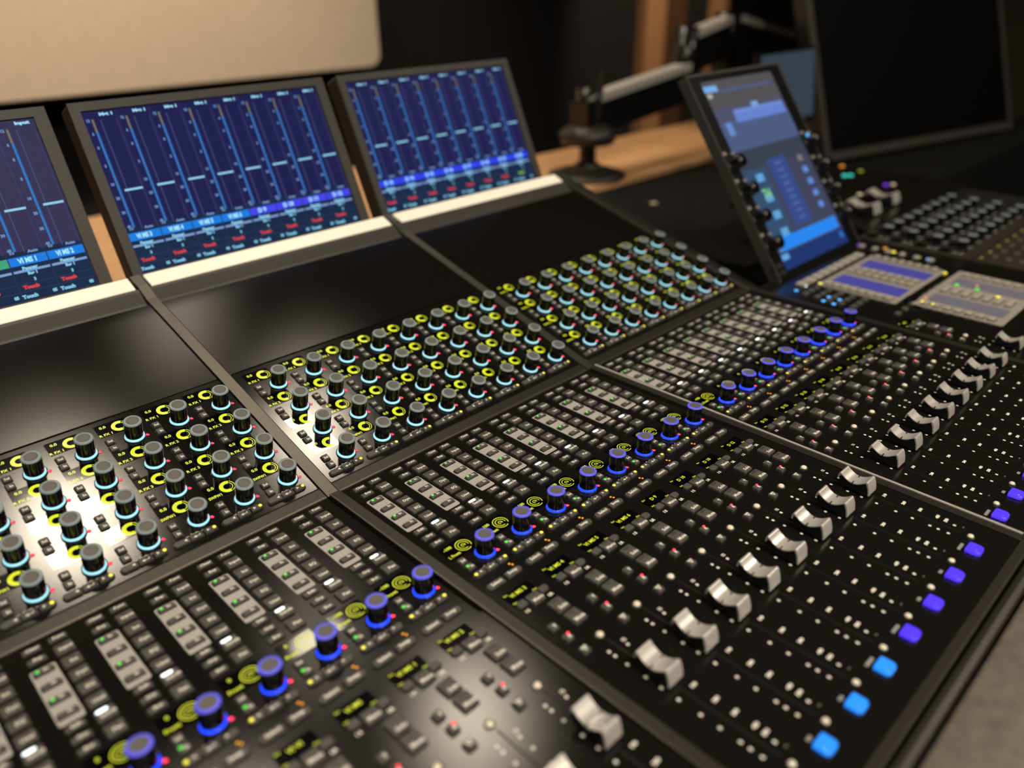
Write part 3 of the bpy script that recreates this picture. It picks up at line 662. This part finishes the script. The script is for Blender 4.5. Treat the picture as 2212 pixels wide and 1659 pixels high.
for sx in (-91,91):
    for i in range(4):
        s=38+i*34
        k=part('tk','rotary_knob',lambda: MB().lathe(0,0,[(8,0),(7.5,14),(6.6,15),(0.05,15)],KNOB,28).lathe(0,0,[(9.2,0),(9.2,1.2),(8,1.4)],COLLAR,28),t,(sx,s,1))
        part('tb','key',key(6,4,GTXT,2),t,(sx-8,s+15,1)); part('tb2','key',key(5,3.4,GTXT,2),t,(sx+8,s+13,1))
    part('tl','indicator_or_glint',led(3,BLED if sx<0 else WLED,1.5),t,(sx+(2 if sx<0 else 4),38+34*2+4 if sx<0 else 150,1))
for i in range(2):
    for j in range(2): part('tb3','key',key(8,5,FRAME,1.6),t,(-101+i*11,4+j*9,1))
link('hinge', MB().box(-90,90,6,18,-36,-12,CHASS).mesh('hinge'), t)

# far pair of faders beyond the touch display
t=thing('fader_pair_unit','small dark unit behind the touch display with two large silver fader caps','fader unit',(1205,215,-1))
link('faceplate', MB().rbox(82,62,375,215,-6,0,2,PANELF,0.4).mesh('faceplate'), t)
for xx,yy in ((-27,0),(49,4)):
    o=link('fader_cap',_cache['fcap'],t,(xx,yy,0)); o.scale=(2.0,2.0,1.6)
for xx,yy,m,k in ((78,49,CLEARL,'w'),(178,38,CLEARL,'w'),(167,45,VIOL,'v'),(188,125,TEAL,'t'),(196,118,TEAL,'t'),(257,162,AGLOW,'a'),(240,120,YELDIM,'y')): part('fp'+k,'indicator_or_glint',led(4.2,m,2),t,(xx,yy,0.1))

# ---------------------------------------------------------------- desk, shelf behind, monitor and arm
t=thing('wooden_desk','light orange wooden desk behind the console, seen through the gaps and beside the arm','desk',(0,0,-51))
link('desktop', MB().box(-600,1000,640,1240,-29,1,DESKW).box(1000,2150,735,1032,-29,1,DESKW).mesh('desktop'), t)
for x,y in ((-560,680),(-560,1180),(940,1180),(2090,970)): link('leg', MB().box(x,x+50,y,y+50,ZF+51,-29,DESKW).mesh('leg'), t)
t=thing('equipment_case','low black equipment case beside the console, in front of the wooden desk','equipment case',(0,0,ZF))
link('body', MB().box(1010,2700,294,730,0,-ZF-59,MATTB).mesh('body'), t)
link('side_grille', MB().box(1008.5,1010,310,715,60,-ZF-100,FRAME).mesh('side_grille'), t)
part('cl1','indicator_or_glint',led(7,KEYC,3),t,(1205,600,-ZF-59))

AY=787
t=thing('monitor_stand','black articulated monitor arm with silver upper edges on a round base','monitor arm',(1262,AY+22,-50))
b=MB(); b.lathe(0,0,[(0.1,0),(78,0),(78,6),(60,12),(26,20),(24,26)],FRAME,36); link('base',b.mesh('base'),t)
link('post', MB().lathe(0,0,[(17,14),(17,110),(26,112),(26,168),(0.1,170)],GLOSSB,24).mesh('post'), t)
link('base_collar', MB().lathe(0,0,[(20,60),(52,66),(60,84),(40,100),(22,104)],FRAME,28).mesh('base_collar'), t)
b=MB(); b.bar((-30,0,112),(312,0,148),46,66,GLOSSB); b.bar((-5,-8,150),(312,-8,186),34,15,ARMS); link('lower_arm',b.mesh('lower_arm'),t)
link('elbow', MB().lathe(314,0,[(0.1,112),(26,112),(26,262),(0.1,264)],GLOSSB,24).mesh('elbow'), t)
b=MB(); b.bar((300,0,205),(468,0,232),46,70,GLOSSB); b.bar((306,-8,246),(468,-8,274),34,15,ARMS); link('middle_arm',b.mesh('middle_arm'),t)
b=MB(); b.bar((463,0,216),(800,0,150),46,120,GLOSSB); b.bar((473,-8,276),(800,-8,214),34,15,ARMS); link('upper_arm',b.mesh('upper_arm'),t)
link('joint', MB().lathe(470,0,[(0.1,184),(30,184),(30,284),(10,288),(0.1,288)],GLOSSB,24).mesh('joint'), t)
link('cable', MB().bar((-20,-25,60),(10,-25,200),8,8,CHASS).mesh('cable'), t)

# big dark monitor, turned towards the operator
yaw=math.atan2(-0.2177,0.976)
t=thing('monitor','large switched-off black monitor filling the upper right corner','monitor',(1717,520,-33),(math.radians(-20),0,yaw))
link('housing', MB().box(-14,700,0,30,-14,480,GLOSSB).mesh('housing'), t)
b=MB(); b.box(-14,700,-5,0,-18,0,BEZEL); b.box(-14,0,-5,0,0,480,BEZEL); b.box(686,700,-5,0,0,480,BEZEL); b.box(0,686,-5,0,462,480,BEZEL); link('bezel',b.mesh('bezel'),t)
o=link('screen', MB().box(0,686,-3,0,0,462,SCRB).mesh('screen'), t); lab(o,'unlit black screen')
# small tablet-like display behind the touch display
t=thing('side_screen','dim grey blue screen between the touch display and the large monitor','screen',(1413,520,58),(math.radians(-8),0,0))
link('housing', MB().box(-8,206,0,12,-10,128,GLOSSB).mesh('housing'), t)
link('screen', MB().box(0,200,-1.5,0,0,122,mat('dim_blue_screen',(0.02,0.025,0.03),0.4,emit=(0.035,0.05,0.075),estr=0.8)).mesh('screen'), t)
link('stand', MB().box(70,130,4,12,-116,-10,CHASS).mesh('stand'), t)
